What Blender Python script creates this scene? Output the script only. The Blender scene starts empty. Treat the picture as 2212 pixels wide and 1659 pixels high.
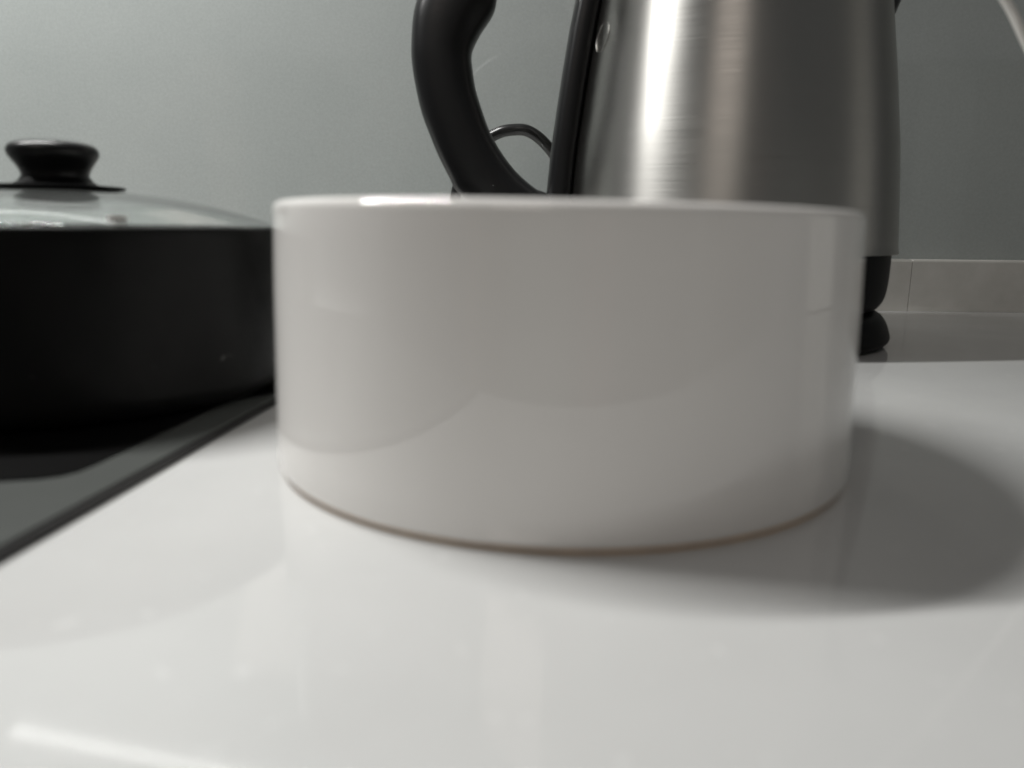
import bpy, bmesh, math, random
from mathutils import Vector, Matrix

random.seed(4)
scene = bpy.context.scene
COL = scene.collection

# ------------------------------------------------------------------ camera
CM = 0.01
cam_data = bpy.data.cameras.new("camera")
cam = bpy.data.objects.new("camera", cam_data)
COL.objects.link(cam)
cam_data.sensor_width = 36.0
cam_data.lens = 36.0 * 1650.0 / 2212.0
cam_data.clip_start = 0.005
cam_data.clip_end = 50.0
PITCH, ROLL = math.radians(11.52), math.radians(0.6)
CAM_H = 0.058
cam.matrix_world = (Matrix.Translation((0, 0, CAM_H))
                    @ Matrix.Rotation(math.pi / 2 - PITCH, 4, 'X')
                    @ Matrix.Rotation(ROLL, 4, 'Z'))
cam_data.dof.use_dof = True
cam_data.dof.focus_distance = 0.60
cam_data.dof.aperture_fstop = 10.5
scene.camera = cam

# ------------------------------------------------------------------ world
world = bpy.data.worlds.new("World")
scene.world = world
world.use_nodes = True
bg = world.node_tree.nodes["Background"]
bg.inputs[0].default_value = (0.97, 0.99, 1.0, 1)
bg.inputs[1].default_value = 0.108

# ------------------------------------------------------------------ lamps
def area(name, loc, target, sx, sy, watts, colour, yaw=math.radians(6)):
    d = bpy.data.lights.new(name, 'AREA')
    d.shape = 'RECTANGLE'
    d.size, d.size_y = sx, sy
    d.energy = watts
    d.color = colour
    o = bpy.data.objects.new(name, d)
    COL.objects.link(o)
    o.location = loc
    # local X stays level along the wall, -Z looks at the target
    z = (Vector(loc) - Vector(target)).normalized()
    x = Vector((math.cos(yaw), math.sin(yaw), 0))
    x = (x - z * x.dot(z)).normalized()
    y = z.cross(x)
    o.matrix_world = Matrix.Translation(loc) @ Matrix((x, y, z)).transposed().to_4x4()
    return o

hood_lamp = area("hood_lamp", (-0.425, 0.314, 0.612), (-0.395, 0.340, 0.0), 0.47, 0.020, 7.0, (1.0, 0.995, 0.97), math.radians(10))
hood_lamp.data.spread = math.radians(165)
# weak warm lamp of the room behind the photographer
area("room_lamp", (-0.70, -1.9, 1.60), (0.0, 0.2, 0.05), 0.90, 0.5, 6.8, (1.0, 0.885, 0.80), 0.0)

scene.view_settings.view_transform = 'Standard'
scene.view_settings.look = 'None'
scene.view_settings.exposure = 0.0
scene.view_settings.gamma = 1.0
scene.view_settings.use_curve_mapping = False
scene.cycles.use_denoising = True
scene.cycles.max_bounces = 14
scene.cycles.transmission_bounces = 10
scene.cycles.glossy_bounces = 6
scene.cycles.caustics_reflective = True
scene.cycles.caustics_refractive = True
scene.cycles.blur_glossy = 0.1
scene.cycles.sample_clamp_indirect = 10.0

# ------------------------------------------------------------------ helpers
def mat(name, colour, rough=0.5, metal=0.0, spec=0.5, **kw):
    m = bpy.data.materials.new(name)
    m.use_nodes = True
    b = m.node_tree.nodes["Principled BSDF"]
    b.inputs["Base Color"].default_value = (*colour, 1)
    b.inputs["Roughness"].default_value = rough
    b.inputs["Metallic"].default_value = metal
    b.inputs["Specular IOR Level"].default_value = spec
    for k, v in kw.items():
        b.inputs[k].default_value = v
    return m, m.node_tree, b

def node(nt, kind, **kw):
    n = nt.nodes.new(kind)
    for k, v in kw.items():
        setattr(n, k, v)
    return n

def noise(nt, scale, detail=4.0, rough=0.55, vec_scale=(1, 1, 1), coord='Object'):
    tc = node(nt, 'ShaderNodeTexCoord')
    mp = node(nt, 'ShaderNodeMapping')
    mp.inputs['Scale'].default_value = vec_scale
    nt.links.new(tc.outputs[coord], mp.inputs['Vector'])
    n = node(nt, 'ShaderNodeTexNoise')
    n.inputs['Scale'].default_value = scale
    n.inputs['Detail'].default_value = detail
    n.inputs['Roughness'].default_value = rough
    nt.links.new(mp.outputs[0], n.inputs['Vector'])
    return n

def ramp(nt, src, stops):
    r = node(nt, 'ShaderNodeValToRGB')
    els = r.color_ramp.elements
    els[0].position, els[0].color = stops[0][0], (*stops[0][1], 1)
    els[1].position, els[1].color = stops[1][0], (*stops[1][1], 1)
    for p, c in stops[2:]:
        e = els.new(p)
        e.color = (*c, 1)
    nt.links.new(src, r.inputs[0])
    return r

def bump(nt, b, src, strength, dist):
    bp = node(nt, 'ShaderNodeBump')
    bp.inputs['Strength'].default_value = strength
    bp.inputs['Distance'].default_value = dist
    nt.links.new(src, bp.inputs['Height'])
    nt.links.new(bp.outputs[0], b.inputs['Normal'])
    return bp

def link_obj(name, bm, m, parent=None, smooth=True, angle=40, big=None):
    me = bpy.data.meshes.new(name)
    bmesh.ops.recalc_face_normals(bm, faces=bm.faces)
    bm.to_mesh(me)
    bm.free()
    if smooth:
        for p in me.polygons:
            p.use_smooth = True
        me.set_sharp_from_angle(angle=math.radians(angle))
    if big is not None:          # large flat faces keep their true normal
        for p in me.polygons:
            if p.area > big:
                p.use_smooth = False
    o = bpy.data.objects.new(name, me)
    me.materials.append(m)
    COL.objects.link(o)
    if parent is not None:
        o.parent = parent
    return o

def empty(name, loc, label, cat, group=None):
    o = bpy.data.objects.new(name, None)
    o.empty_display_size = 0.02
    COL.objects.link(o)
    o.location = loc
    tag(o, label, cat, group)
    return o

def tag(o, label, cat, group=None):
    o["label"] = label
    o["category"] = cat
    if group:
        o["group"] = group

def smooth_profile(pts, n=6):
    """Catmull-Rom through 2-D points (list of (r, z))."""
    out = []
    P = [pts[0]] + list(pts) + [pts[-1]]
    for i in range(1, len(P) - 2):
        p0, p1, p2, p3 = P[i - 1], P[i], P[i + 1], P[i + 2]
        for k in range(n):
            t = k / n
            out.append(tuple(0.5 * ((2 * p1[j]) + (-p0[j] + p2[j]) * t
                             + (2 * p0[j] - 5 * p1[j] + 4 * p2[j] - p3[j]) * t * t
                             + (-p0[j] + 3 * p1[j] - 3 * p2[j] + p3[j]) * t ** 3)
                             for j in range(len(p1))))
    out.append(tuple(pts[-1]))
    return out

def arc(cx, cz, r, a0, a1, n=6):
    return [(cx + r * math.cos(math.radians(a0 + (a1 - a0) * k / n)),
             cz + r * math.sin(math.radians(a0 + (a1 - a0) * k / n))) for k in range(n + 1)]

def lathe(profile, seg=96, scale=CM, closed=False, wob=None):
    """Revolve (r, z) points given in cm about Z."""
    bm = bmesh.new()
    rings = []
    for (r, z) in profile:
        if r < 1e-6:
            rings.append([bm.verts.new((0, 0, z * scale))])
        else:
            ring = []
            for k in range(seg):
                a = 2 * math.pi * k / seg
                rr, zz = (r, z) if wob is None else wob(r, z, a)
                ring.append(bm.verts.new((rr * scale * math.cos(a), rr * scale * math.sin(a), zz * scale)))
            rings.append(ring)
    pairs = list(zip(rings[:-1], rings[1:]))
    if closed:
        pairs.append((rings[-1], rings[0]))
    for A, B in pairs:
        for k in range(seg):
            k2 = (k + 1) % seg
            if len(A) == 1 and len(B) == 1:
                continue
            if len(A) == 1:
                bm.faces.new((A[0], B[k], B[k2]))
            elif len(B) == 1:
                bm.faces.new((A[k], B[0], A[k2]))
            else:
                bm.faces.new((A[k], B[k], B[k2], A[k2]))
    return bm

def box(x0, x1, y0, y1, z0, z1, bevel=0.0, seg=3):
    bm = bmesh.new()
    bmesh.ops.create_cube(bm, size=1.0)
    for v in bm.verts:
        v.co = Vector(((x0 + x1) / 2 + v.co.x * (x1 - x0), (y0 + y1) / 2 + v.co.y * (y1 - y0),
                       (z0 + z1) / 2 + v.co.z * (z1 - z0)))
    if bevel > 0:
        bmesh.ops.bevel(bm, geom=list(bm.edges), offset=bevel, segments=seg, profile=0.5, affect='EDGES')
    return bm

def sweep(path, section, seg_frames):
    """path: Vectors; section(i)-> list of (u, v); seg_frames(i)->(U, V) axes."""
    bm = bmesh.new()
    rings = []
    for i, p in enumerate(path):
        U, V = seg_frames(i)
        rings.append([bm.verts.new(p + U * u + V * v) for (u, v) in section(i)])
    n = len(rings[0])
    for A, B in zip(rings[:-1], rings[1:]):
        for k in range(n):
            bm.faces.new((A[k], A[(k + 1) % n], B[(k + 1) % n], B[k]))
    bm.faces.new(rings[0])
    bm.faces.new(list(reversed(rings[-1])))
    return bm

def tube(path, rad, seg=14):
    path = [Vector(p) for p in path]
    def frames(i):
        t = (path[min(i + 1, len(path) - 1)] - path[max(i - 1, 0)]).normalized()
        ref = Vector((0, 1, 0)) if abs(t.y) < 0.9 else Vector((0, 0, 1))
        U = t.cross(ref).normalized()
        return U, t.cross(U).normalized()
    sec = [(rad * math.cos(2 * math.pi * k / seg), rad * math.sin(2 * math.pi * k / seg)) for k in range(seg)]
    return sweep(path, lambda i: sec, frames)

def superell(a, b, n, k=28):
    out = []
    for i in range(k):
        t = 2 * math.pi * i / k
        c, s = math.cos(t), math.sin(t)
        out.append((a * math.copysign(abs(c) ** (2 / n), c), b * math.copysign(abs(s) ** (2 / n), s)))
    return out

def extrude_outline(pts, z0, z1, bevel=0.0):
    bm = bmesh.new()
    lo = [bm.verts.new((x, y, z0)) for x, y in pts]
    hi = [bm.verts.new((x, y, z1)) for x, y in pts]
    bm.faces.new(list(reversed(lo)))
    top = bm.faces.new(hi)
    n = len(pts)
    for k in range(n):
        bm.faces.new((lo[k], lo[(k + 1) % n], hi[(k + 1) % n], hi[k]))
    if bevel > 0:
        bmesh.ops.bevel(bm, geom=list(top.edges), offset=bevel, segments=2, profile=0.5, affect='EDGES')
    return bm

# ------------------------------------------------------------------ materials
# counter: white engineered stone, polished
m_counter, nt, b = mat("white_polished_stone", (0.74, 0.735, 0.72), 0.1, spec=0.5)
n1 = noise(nt, 26.0, 5, 0.5)
n2 = noise(nt, 9.0, 3, 0.5)
r1 = ramp(nt, n1.outputs['Fac'], [(0.35, (0.60, 0.602, 0.597)), (0.72, (0.635, 0.637, 0.632))])
r2 = ramp(nt, n2.outputs['Fac'], [(0.3, (0.975, 0.98, 0.98)), (0.7, (1.0, 0.997, 0.99))])
mx = node(nt, 'ShaderNodeMix', data_type='RGBA', blend_type='MULTIPLY')
mx.inputs[0].default_value = 1.0
nt.links.new(r1.outputs[0], mx.inputs[6])
nt.links.new(r2.outputs[0], mx.inputs[7])
n4 = noise(nt, 190.0, 2, 0.5)
r4 = ramp(nt, n4.outputs['Fac'], [(0.66, (1.0, 1.0, 1.0)), (0.75, (1.12, 1.12, 1.12))])
my = node(nt, 'ShaderNodeMix', data_type='RGBA', blend_type='MULTIPLY')
my.inputs[0].default_value = 1.0
nt.links.new(mx.outputs[2], my.inputs[6])
nt.links.new(r4.outputs[0], my.inputs[7])
nt.links.new(my.outputs[2], b.inputs['Base Color'])
n3 = noise(nt, 60.0, 4, 0.6)
rr = ramp(nt, n3.outputs['Fac'], [(0.3, (0.05, 0.05, 0.05)), (0.75, (0.08, 0.08, 0.08))])
nt.links.new(rr.outputs[0], b.inputs['Roughness'])

# wall: satin grey paint
m_wall, nt, b = mat("grey_gloss_paint", (0.42, 0.435, 0.415), 0.03, spec=0.8)
n1 = noise(nt, 7.0, 5, 0.6)
r1 = ramp(nt, n1.outputs['Fac'], [(0.3, (0.282, 0.303, 0.296)), (0.7, (0.312, 0.330, 0.322))])
n5 = noise(nt, 480.0, 3, 0.7)
r5 = ramp(nt, n5.outputs['Fac'], [(0.25, (0.93, 0.93, 0.93)), (0.75, (1.05, 1.05, 1.05))])
mz5 = node(nt, 'ShaderNodeMix', data_type='RGBA', blend_type='MULTIPLY')
mz5.inputs[0].default_value = 1.0
nt.links.new(r1.outputs[0], mz5.inputs[6])
nt.links.new(r5.outputs[0], mz5.inputs[7])
nt.links.new(mz5.outputs[2], b.inputs['Base Color'])

m_upstand, nt, b = mat("upstand_stone", (0.62, 0.60, 0.56), 0.3)
n1 = noise(nt, 40.0, 4, 0.6)
r1 = ramp(nt, n1.outputs['Fac'], [(0.3, (0.38, 0.37, 0.345)), (0.7, (0.45, 0.44, 0.415))])
nt.links.new(r1.outputs[0], b.inputs['Base Color'])

# bowl: white glaze
m_glaze, nt, b = mat("white_glaze", (0.87, 0.85, 0.80), 0.035, spec=0.8)
n1 = noise(nt, 30.0, 4, 0.5)
r1 = ramp(nt, n1.outputs['Fac'], [(0.3, (0.88, 0.862, 0.838)), (0.7, (0.905, 0.887, 0.862))])
nt.links.new(r1.outputs[0], b.inputs['Base Color'])
n2 = noise(nt, 38.0, 2, 0.5)
bump(nt, b, n2.outputs['Fac'], 0.06, 0.0005)
m_foot, nt, b = mat("bare_clay", (0.30, 0.17, 0.07), 0.8)
n1 = noise(nt, 220.0, 4, 0.6)
r1 = ramp(nt, n1.outputs['Fac'], [(0.3, (0.50, 0.31, 0.15)), (0.7, (0.68, 0.46, 0.25))])
nt.links.new(r1.outputs[0], b.inputs['Base Color'])

# brushed steel
m_steel, nt, b = mat("brushed_steel", (0.38, 0.372, 0.355), 0.33, metal=1.0, Anisotropic=0.8)
tg = node(nt, 'ShaderNodeTangent', direction_type='RADIAL', axis='Z')
nt.links.new(tg.outputs[0], b.inputs['Tangent'])
b.inputs['Anisotropic Rotation'].default_value = 0.25
n1 = noise(nt, 18.0, 5, 0.65, vec_scale=(1, 1, 90))
r1 = ramp(nt, n1.outputs['Fac'], [(0.25, (0.34, 0.34, 0.34)), (0.8, (0.46, 0.46, 0.46))])
nt.links.new(r1.outputs[0], b.inputs['Roughness'])
bump(nt, b, n1.outputs['Fac'], 0.16, 0.0003)

m_black, nt, b = mat("black_plastic", (0.006, 0.006, 0.0065), 0.34, spec=0.35)
n1 = noise(nt, 500.0, 2, 0.5)
bump(nt, b, n1.outputs['Fac'], 0.08, 0.0003)
m_matte, nt, b = mat("black_matte_plastic", (0.003, 0.003, 0.0035), 0.45, spec=0.08)
m_cord, _, _ = mat("black_rubber_cord", (0.012, 0.012, 0.012), 0.28, spec=0.6)

# pot enamel with dried specks
m_pot, nt, b = mat("black_coating", (0.006, 0.006, 0.006), 0.34, spec=0.12)
n1 = noise(nt, 130.0, 3, 0.6, vec_scale=(0.6, 0.6, 1.6))
r1 = ramp(nt, n1.outputs['Fac'], [(0.645, (0.0, 0.0, 0.0)), (0.70, (0.16, 0.16, 0.155))])
tc = node(nt, 'ShaderNodeTexCoord')
sx = node(nt, 'ShaderNodeSeparateXYZ')
nt.links.new(tc.outputs['Object'], sx.inputs[0])
mr = node(nt, 'ShaderNodeMapRange')
mr.inputs['From Min'].default_value, mr.inputs['From Max'].default_value = 0.011, 0.019
pp = node(nt, 'ShaderNodeMath', operation='PINGPONG')
pp.inputs[1].default_value = 1.0
nt.links.new(sx.outputs[2], mr.inputs['Value'])
mr.clamp = True
mr.inputs['To Min'].default_value, mr.inputs['To Max'].default_value = 0.0, 2.0
nt.links.new(mr.outputs[0], pp.inputs[0])
mm = node(nt, 'ShaderNodeMix', data_type='RGBA')
mm.inputs[6].default_value = (0.006, 0.006, 0.006, 1)
nt.links.new(pp.outputs[0], mm.inputs[0])
ad = node(nt, 'ShaderNodeMix', data_type='RGBA', blend_type='ADD')
ad.inputs[0].default_value = 1.0
ad.inputs[6].default_value = (0.006, 0.006, 0.006, 1)
nt.links.new(r1.outputs[0], ad.inputs[7])
nt.links.new(ad.outputs[2], mm.inputs[7])
nt.links.new(mm.outputs[2], b.inputs['Base Color'])
n2 = noise(nt, 90.0, 4, 0.6)
r2 = ramp(nt, n2.outputs['Fac'], [(0.3, (0.28, 0.28, 0.28)), (0.75, (0.5, 0.5, 0.5))])
nt.links.new(r2.outputs[0], b.inputs['Roughness'])

m_glass, nt, b = mat("lid_glass", (0.93, 0.97, 0.95), 0.0, spec=0.5)
b.inputs['Transmission Weight'].default_value = 0.95
b.inputs['IOR'].default_value = 1.47

m_hobgrey, nt, b = mat("dark_grey_glass", (0.085, 0.09, 0.085), 0.35, spec=0.4)
n1 = noise(nt, 40.0, 4, 0.6)
r1 = ramp(nt, n1.outputs['Fac'], [(0.3, (0.07, 0.075, 0.071)), (0.7, (0.078, 0.083, 0.079))])
nt.links.new(r1.outputs[0], b.inputs['Base Color'])
m_hobblack, nt, b = mat("flat_black", (0.004, 0.004, 0.004), 0.3, spec=0.25)
m_hobedge, nt, b = mat("black_edge_trim", (0.012, 0.011, 0.011), 0.45, spec=0.3)

m_white, _, _ = mat("white_plastic", (0.72, 0.71, 0.68), 0.35)

# ------------------------------------------------------------------ setting
WALL_Y = 0.585
wall = link_obj("wall", box(-1.6, 1.6, WALL_Y, WALL_Y + 0.08, -0.9, 1.6), m_wall, smooth=False)
wall["kind"] = "structure"
tag(wall, "plain grey painted kitchen wall behind kettle and pot", "wall")

counter = link_obj("counter", box(-1.6, 1.6, -0.035, WALL_Y - 0.002, -0.04, 0.0, 0.006, 4), m_counter, big=0.02)
counter["kind"] = "structure"
tag(counter, "polished white stone kitchen counter under the bowl and kettle", "counter")

# upstand: two stone strips along the foot of the wall
UT = 0.0385
for i, (x0, x1) in enumerate(((-0.50, 0.29555), (0.2960, 1.2))):
    bm = box(x0, x1, WALL_Y - 0.012, WALL_Y - 0.0005, 0.0001, UT)
    bmesh.ops.bevel(bm, geom=[e for e in bm.edges if all(v.co.z > UT - 1e-5 for v in e.verts)],
                    offset=0.0018, segments=3, profile=0.5, affect='EDGES')
    u = link_obj("upstand", bm, m_upstand, big=0.002)
    tag(u, ("pale stone upstand strip behind the kettle, left of the vertical joint",
            "pale stone upstand strip right of the kettle, at foot of wall")[i], "upstand",
        "stone strips along the foot of the wall")

# far side of the kitchen, seen only mirrored in the steel and the glaze
opp = link_obj("opposite_wall", box(-3.2, 4.2, -1.12, -1.04, -0.9, 0.52), m_wall, smooth=False)
opp["kind"] = "structure"
tag(opp, "dim cupboard wall across the kitchen, mirrored in the kettle", "wall")
xs = [-3.1, -1.02, -0.86, -0.74, -0.46, 0.02, 0.10, 0.34, 1.10, 1.26, 2.55, 4.1]
cols = [(0.15, 0.15, 0.14), (0.07, 0.07, 0.06), (0.78, 0.60, 0.48), (0.22, 0.23, 0.17), (0.40, 0.48, 0.43), (0.10, 0.10, 0.09),
        (0.46, 0.29, 0.25), (0.10, 0.11, 0.09), (0.68, 0.70, 0.62), (0.36, 0.34, 0.26), (0.45, 0.46, 0.43)]
for k, col in enumerate(cols):
    md, _, _ = mat("cupboard_front", col, 0.5)
    link_obj("cupboard_door", box(xs[k] + 0.004, xs[k + 1] - 0.004, -1.04, -1.02, -0.85, 0.50, 0.003, 1), md, opp, smooth=False)

md, _, _ = mat("pale_panel", (0.86, 0.85, 0.81), 0.5)
link_obj("reflection_panel", box(0.70, 0.74, 0.18, 0.375, 0.0015, 0.75, 0.002, 1), md, opp, smooth=False)  # unseen pale panel, added to mirror a bright band in the kettle

# ------------------------------------------------------------------ hob
HZ = 0.0024
hob = empty("cooktop", (-0.30, 0.30, 0), "dark grey flat cooktop with black edge, set into the counter under the pot", "cooktop")
def rel(pts, o):
    return [(x * CM - o[0], y * CM - o[1]) for x, y in pts]
ho = (-0.30, 0.30)
# outline of the glass plate: right edge runs from the near left to the far right
edge = [(-10.3, -2.0), (-9.0, 12.4), (-7.9, 24.6), (-5.9, 47.0)]
plate = [(-62, -2.0)] + edge + [(-62, 47.0)]
link_obj("glass_plate", extrude_outline(rel(plate, ho), 0.0006, HZ, 0.0004), m_hobgrey, hob, angle=60, big=0.001)
outer = [(x + 0.14, y) for x, y in edge]
inner = [(x - 0.05, y) for x, y in edge]
link_obj("edge_trim", extrude_outline(rel(outer + inner[::-1], ho), 0.0003, HZ - 0.0006, 0.0003), m_hobedge, hob, angle=60, big=0.0003)
black_outline = [(-60, 13.4), (-30, 15.0), (-14, 15.75), (-11.18, 15.95), (-10.5, 16.12), (-10.11, 16.34), (-9.88, 16.68), (-9.78, 17.2), (-9.66, 18.17),
        (-9.36, 21.0), (-9.1, 23.6), (-8.95, 24.15), (-8.54, 24.56), (-8.2, 24.9), (-8.0, 25.4), (-6.4, 45.0), (-60, 45.0)]
link_obj("black_area", extrude_outline(rel(black_outline, ho), HZ - 0.0004, HZ + 0.0004), m_hobblack, hob, smooth=False)  # thin black sheet over the grey plate, with a stepped outline

# ------------------------------------------------------------------ pot with glass lid
PX, PY = -0.1522, 0.262
PB = HZ + 0.0006
pot = empty("pot", (PX, PY, PB), "black round pot with domed glass lid, on the cooktop left of the bowl", "pot")
R = 7.28
zr = 5.72 - PB * 100
prof = [(0, 0.0), (R - 1.1, 0.0)] + arc(R - 0.75, 0.75, 0.75, -80, 0, 8) + \
       [(R, 1.5), (R + 0.02, 3.5), (R + 0.05, zr - 0.5)] + arc(R - 0.06, zr - 0.12, 0.12, 0, 180, 8) + \
       [(R - 0.2, zr - 0.6), (R - 0.22, 1.2), (R - 1.0, 0.3), (0, 0.28)]
link_obj("pot_body", lathe(prof, 128), m_pot, pot)
# lid: thin glass dome, steel-black washer, knob
LZ = zr - 0.06

RL = R - 0.27
def dome(r, top, rim=RL):
    return top * (1 - (r / rim) ** 2.3)
top = 6.78 - (PB * 100 + LZ)
ks = [RL * k / 90 for k in range(91)]
outer_p = [(r, 0.14 + dome(r, top)) for r in ks]
inner_p = [(r, -0.14 + dome(r, top - 0.02) + 0.02) for r in ks if r < RL - 0.05]
inner_p[0] = (0, inner_p[0][1])
prof = outer_p + arc(RL, 0.03, 0.11, 90, -90, 6) + inner_p[::-1]
lid = link_obj("lid", lathe(prof, 128), m_glass, pot, angle=75)
lid.location = (0, 0, LZ * CM)
lid["label"] = "clear glass dome lid with black knob"
def lz(z):                      # absolute height in cm to lid height
    return z - (PB * 100 + LZ)
dz = lz(6.97)
prof = [(0, dz - 0.04), (2.03, dz - 0.04)] + arc(2.03, dz, 0.04, -90, 90, 4) + [(1.6, dz + 0.05), (1.28, dz + 0.10), (1.10, dz + 0.20), (1.02, dz + 0.33), (0, dz + 0.33)]
link_obj("knob_flange", lathe(prof, 72), m_matte, lid)
kp = smooth_profile([(0.99, lz(7.29)), (1.00, lz(7.40)), (1.06, lz(7.56)), (1.18, lz(7.75)), (1.30, lz(7.93)), (1.348, lz(8.08)), (1.32, lz(8.22)), (1.20, lz(8.34)), (0.95, lz(8.42)), (0.5, lz(8.47)), (0.0, lz(8.48))], 5)
prof = [(0, lz(7.28)), (0.97, lz(7.28))] + kp
link_obj("knob", lathe(prof, 72), m_black, lid, angle=60)
prof = [(0, lz(6.93)), (1.0, lz(6.93)), (1.02, lz(6.80)), (1.22, lz(6.75)), (1.28, lz(6.69)), (1.22, lz(6.62)), (0.8, lz(6.58)), (0, lz(6.58))]
link_obj("washer", lathe(prof, 64), m_black, lid)
# steam vent
va = math.atan2(-4.99, 4.51)
vr = 6.45
vb = lathe([(0.14, -0.16), (0.26, -0.16), (0.27, 0.10), (0.24, 0.17), (0.17, 0.17), (0.14, 0.10)], 32, closed=True)
vo = link_obj("steam_vent", vb, m_white, lid)
vo.location = (vr * CM * math.cos(va), vr * CM * math.sin(va), dome(vr, top) * CM)

# ------------------------------------------------------------------ bowl
BX, BY = 0.0127, 0.2022
bowl = empty("bowl", (BX, BY, 0), "white glazed straight-sided round bowl in the foreground", "bowl")
Rt, Rb, Hb = 7.18, 7.34, 6.30
foot = 0.07
def wob(r, z, a):
    k = max(0.0, min(1.0, z / Hb))
    return r * (1 + 0.0016 * math.sin(2 * a + 0.6) + 0.0008 * math.sin(3 * a)), z - k * 0.075 * math.cos(a) + k * 0.012 * math.sin(a * 2 + 1.0)
prof = [(0, foot + 0.12), (5.6, foot + 0.12), (6.6, foot + 0.05)] + arc(Rb - 0.18, foot + 0.18, 0.18, -90, -8, 6) + \
       [(Rb - 0.01, 0.8), (Rb - 0.06, 2.4), (Rt + 0.05, 4.4), (Rt + 0.005, 5.6)] + \
       arc(Rt - 0.20, Hb - 0.20, 0.20, 0, 90, 7) + [(Rt - 0.32, Hb)] + arc(Rt - 0.34, Hb - 0.16, 0.16, 90, 180, 6) + \
       [(Rt - 0.52, 5.0), (Rt - 0.50, 2.4), (Rt - 0.7, 1.2)] + arc(Rt - 1.9, 1.75, 1.2, -10, -90, 8) + [(2.5, 0.54), (0, 0.54)]
link_obj("bowl_body", lathe(prof, 160, wob=wob), m_glaze, bowl, angle=50)
prof = [(Rb - 0.75, 0.005), (Rb - 0.17, 0.005), (Rb - 0.12, 0.02), (Rb - 0.11, foot + 0.04), (Rb - 0.3, foot + 0.10), (Rb - 0.8, foot + 0.10)]
fo = link_obj("foot_ring", lathe(prof, 160, closed=True), m_foot, bowl, angle=50)
fo["label"] = "bare brown clay foot ring"

# ------------------------------------------------------------------ kettle and its base
KX, KY = 0.115, 0.4265
base = empty("power_base", (KX, KY, 0), "black round power base with cord under the steel kettle", "kettle base")
prof = [(0, 0.06), (8.0, 0.06)] + smooth_profile([(8.45, 0.1), (8.7, 0.4), (8.62, 0.85), (8.4, 1.35), (8.1, 1.68), (7.6, 1.84), (6.8, 1.9)], 4) + [(0, 1.9)]
link_obj("base_body", lathe(prof, 112), m_matte, base)
for k in range(3):
    a = math.radians(90 + 120 * k)
    f = link_obj("foot", lathe([(0, 0), (0.7, 0), (0.72, 0.1), (0, 0.1)], 20), m_matte, base)
    f.location = (6 * CM * math.cos(a), 6 * CM * math.sin(a), 0.0)

kettle = empty("kettle", (KX, KY, 0.019), "tall brushed steel electric kettle with black handle, behind the bowl", "kettle")
z0 = 1.9
prof = [(0, 0.02), (7.4, 0.02)] + smooth_profile([(7.95, 0.08), (8.22, 0.5), (8.34, 1.1), (8.38, 1.9), (8.38, 2.75)], 4) + [(8.1, 2.80), (0, 2.80)]
link_obj("base_skirt", lathe(prof, 112), m_matte, kettle)
body_pts = [(8.72, 2.84), (8.64, 3.15), (8.60, 3.8), (8.5, 5.1), (8.28, 7.75), (8.06, 9.5), (7.8, 11.45), (7.55, 13.1), (7.25, 15.0), (6.8, 17.0), (6.4, 18.6)]
prof = [(8.0, 2.81), (8.66, 2.81)] + smooth_profile(body_pts, 5) + [(6.0, 18.6)]
sb = link_obj("steel_body", lathe(prof, 160), m_steel, kettle)
prof = [(0, 19.9)] + [(2.0, 19.85), (4.0, 19.6), (5.7, 19.2), (6.4, 18.9), (6.44, 18.62), (0, 18.62)]
link_obj("kettle_lid", lathe(prof, 96), m_black, kettle)

def kz_r(z):
    for (r0, a0), (r1, a1) in zip(body_pts[:-1], body_pts[1:]):
        if a0 <= z <= a1:
            return r0 + (r1 - r0) * (z - a0) / (a1 - a0)
    return body_pts[-1][0] if z > 10 else body_pts[0][0]

# handle side axis (towards -x in the picture, square to the line of sight)
los = Vector((0, 1, 0))
side = Vector((-1, 0, 0))          # points left
# mounting rib down the body
path, half = [], []
zs = [3.2, 4.2, 5.2, 6.2, 8, 10, 12, 14, 16, 17.5, 18.6]
for z in zs:
    r = kz_r(z)
    path.append(side * ((r + 0.60) * CM) + Vector((0, 0, z * CM)))
    half.append(1.35 * CM)
rib = sweep(path, lambda i: superell(0.70 * CM, 1.15 * CM, 3.0, 28), lambda i: (side, los))
link_obj("handle_mount", rib, m_black, kettle, angle=50)
# grip: outer and inner edge, station by station, in the (side, z) plane
GO = [(9.6, 3.6), (11.2, 4.1), (13.0, 4.75), (14.53, 5.77), (15.0, 6.54), (15.59, 7.69), (16.04, 8.76), (16.42, 9.77), (16.7, 10.94), (16.88, 12.05), (16.93, 13.02), (16.81, 14.52), (16.5, 15.6), (15.6, 17.6), (13.4, 19.3), (10.0, 20.2), (6.0, 20.4), (3.5, 20.3)]
GI = [(9.4, 5.6), (9.9, 5.85), (10.32, 6.01), (11.13, 6.64), (11.74, 7.28), (12.34, 8.1), (12.87, 9.05), (13.27, 10.11), (13.57, 11.04), (13.73, 11.96), (13.78, 12.87), (13.36, 13.78), (12.6, 14.95), (12.3, 16.4), (11.2, 17.9), (9.0, 18.6), (6.0, 18.8), (3.5, 18.8)]
GO = smooth_profile(GO, 5)
GI = smooth_profile(GI, 5)
gp, gh, gu = [], [], []
for (a, z), (c, z2) in zip(GO, GI):
    A = side * (a * CM) + Vector((0, 0, z * CM))
    B = side * (c * CM) + Vector((0, 0, z2 * CM))
    gp.append((A + B) / 2)
    gu.append((A - B).normalized())
    gh.append((A - B).length / 2)
grip = sweep(gp, lambda i: superell(gh[i], 1.35 * CM, 2.7, 28), lambda i: (gu[i], los))
link_obj("handle_grip", grip, m_black, kettle, angle=50)
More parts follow.
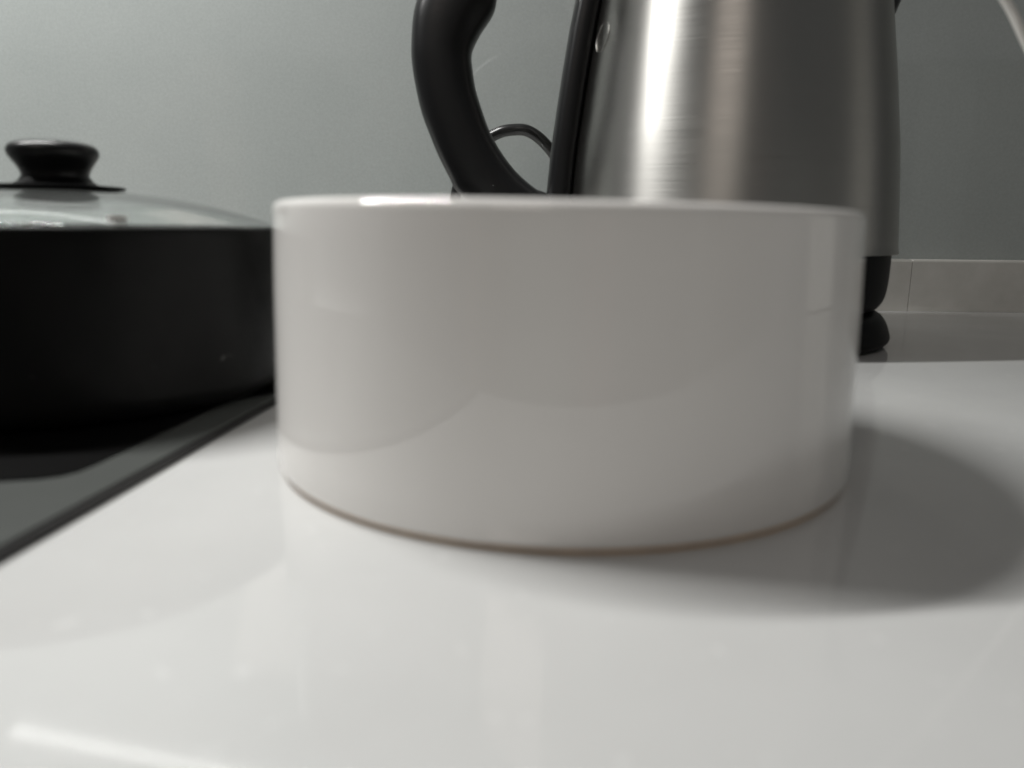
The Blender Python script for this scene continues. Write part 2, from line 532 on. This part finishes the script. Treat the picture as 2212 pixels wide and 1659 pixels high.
# spout on the far side from the handle
sp = [(12.2, -0.15, 0.4), (13.1, 0.02, 0.9), (14.0, 0.3, 1.3), (14.8, 0.65, 1.6), (16.6, 1.6, 2.0), (17.6, 2.2, 2.1), (18.6, 2.8, 2.1)]
spp = [-side * ((kz_r(z) + o - 1.0) * CM) + Vector((0, 0, z * CM)) for z, o, w in sp]
spout = sweep(spp, lambda i: superell(1.0 * CM, sp[i][2] * CM, 2.0, 24), lambda i: (-side, los))
link_obj("spout", spout, m_black, kettle, angle=50)
# shallow oval press mark on the steel, beside the handle
ma = math.atan2(side.y, side.x) + math.radians(17)
mz = 13.2
mr = kz_r(mz)
nrm = Vector((math.cos(ma), math.sin(ma), 0.17)).normalized()
tan = Vector((-math.sin(ma), math.cos(ma), 0))
upv = nrm.cross(tan)
ctr = Vector((math.cos(ma) * mr * CM, math.sin(ma) * mr * CM, mz * CM))
ring = [ctr + tan * (0.70 * CM * math.cos(t)) + upv * (0.72 * CM * math.sin(t)) for t in [2 * math.pi * k / 40 for k in range(41)]]
link_obj("press_mark", tube(ring, 0.00022, 8), m_steel, kettle)
# power cord: from the base up in a loop behind the handle and down to the wall
cp = smooth_profile([(6.0, 51.5, 0.9), (5.4, 52.2, 3.0), (4.2, 52.0, 7.0), (2.9, 51.2, 9.9), (1.9, 50.4, 11.1), (0.9, 50.0, 11.75), (0.0, 50.0, 11.85), (-1.0, 50.0, 11.65), (-2.0, 50.2, 11.05), (-3.0, 50.6, 9.9), (-3.7, 51.0, 8.2), (-4.0, 51.4, 6.0), (-4.2, 52.0, 3.0), (-5.0, 53.0, 0.9), (-8.0, 54.5, 0.38), (-14, 55.5, 0.38)], 6)
cord = link_obj("cord", tube([Vector((x * CM - KX, y * CM - KY, z * CM)) for x, y, z in cp], 0.0036, 16), m_cord, base)

# ------------------------------------------------------------------ white cable, top right
wp = smooth_profile([(2.0, 30.0, 62), (5.5, 26.5, 32), (9.6, 25.2, 20.5), (12.0, 25.0, 16.6), (13.8, 25.0, 13.9), (14.9, 25.0, 12.6), (15.6, 25.0, 11.55), (17.8, 25.2, 8.3), (20.6, 25.8, 4.2), (23.5, 26.5, 1.0), (27.0, 27.2, 0.16), (36.0, 29.0, 0.16), (60.0, 30.0, 0.16)], 8)
wc = link_obj("white_cable", tube([Vector((x * CM, y * CM, z * CM)) for x, y, z in wp], 0.0014, 12), m_white)
tag(wc, "thin white cable hanging down across the top right corner", "cable")
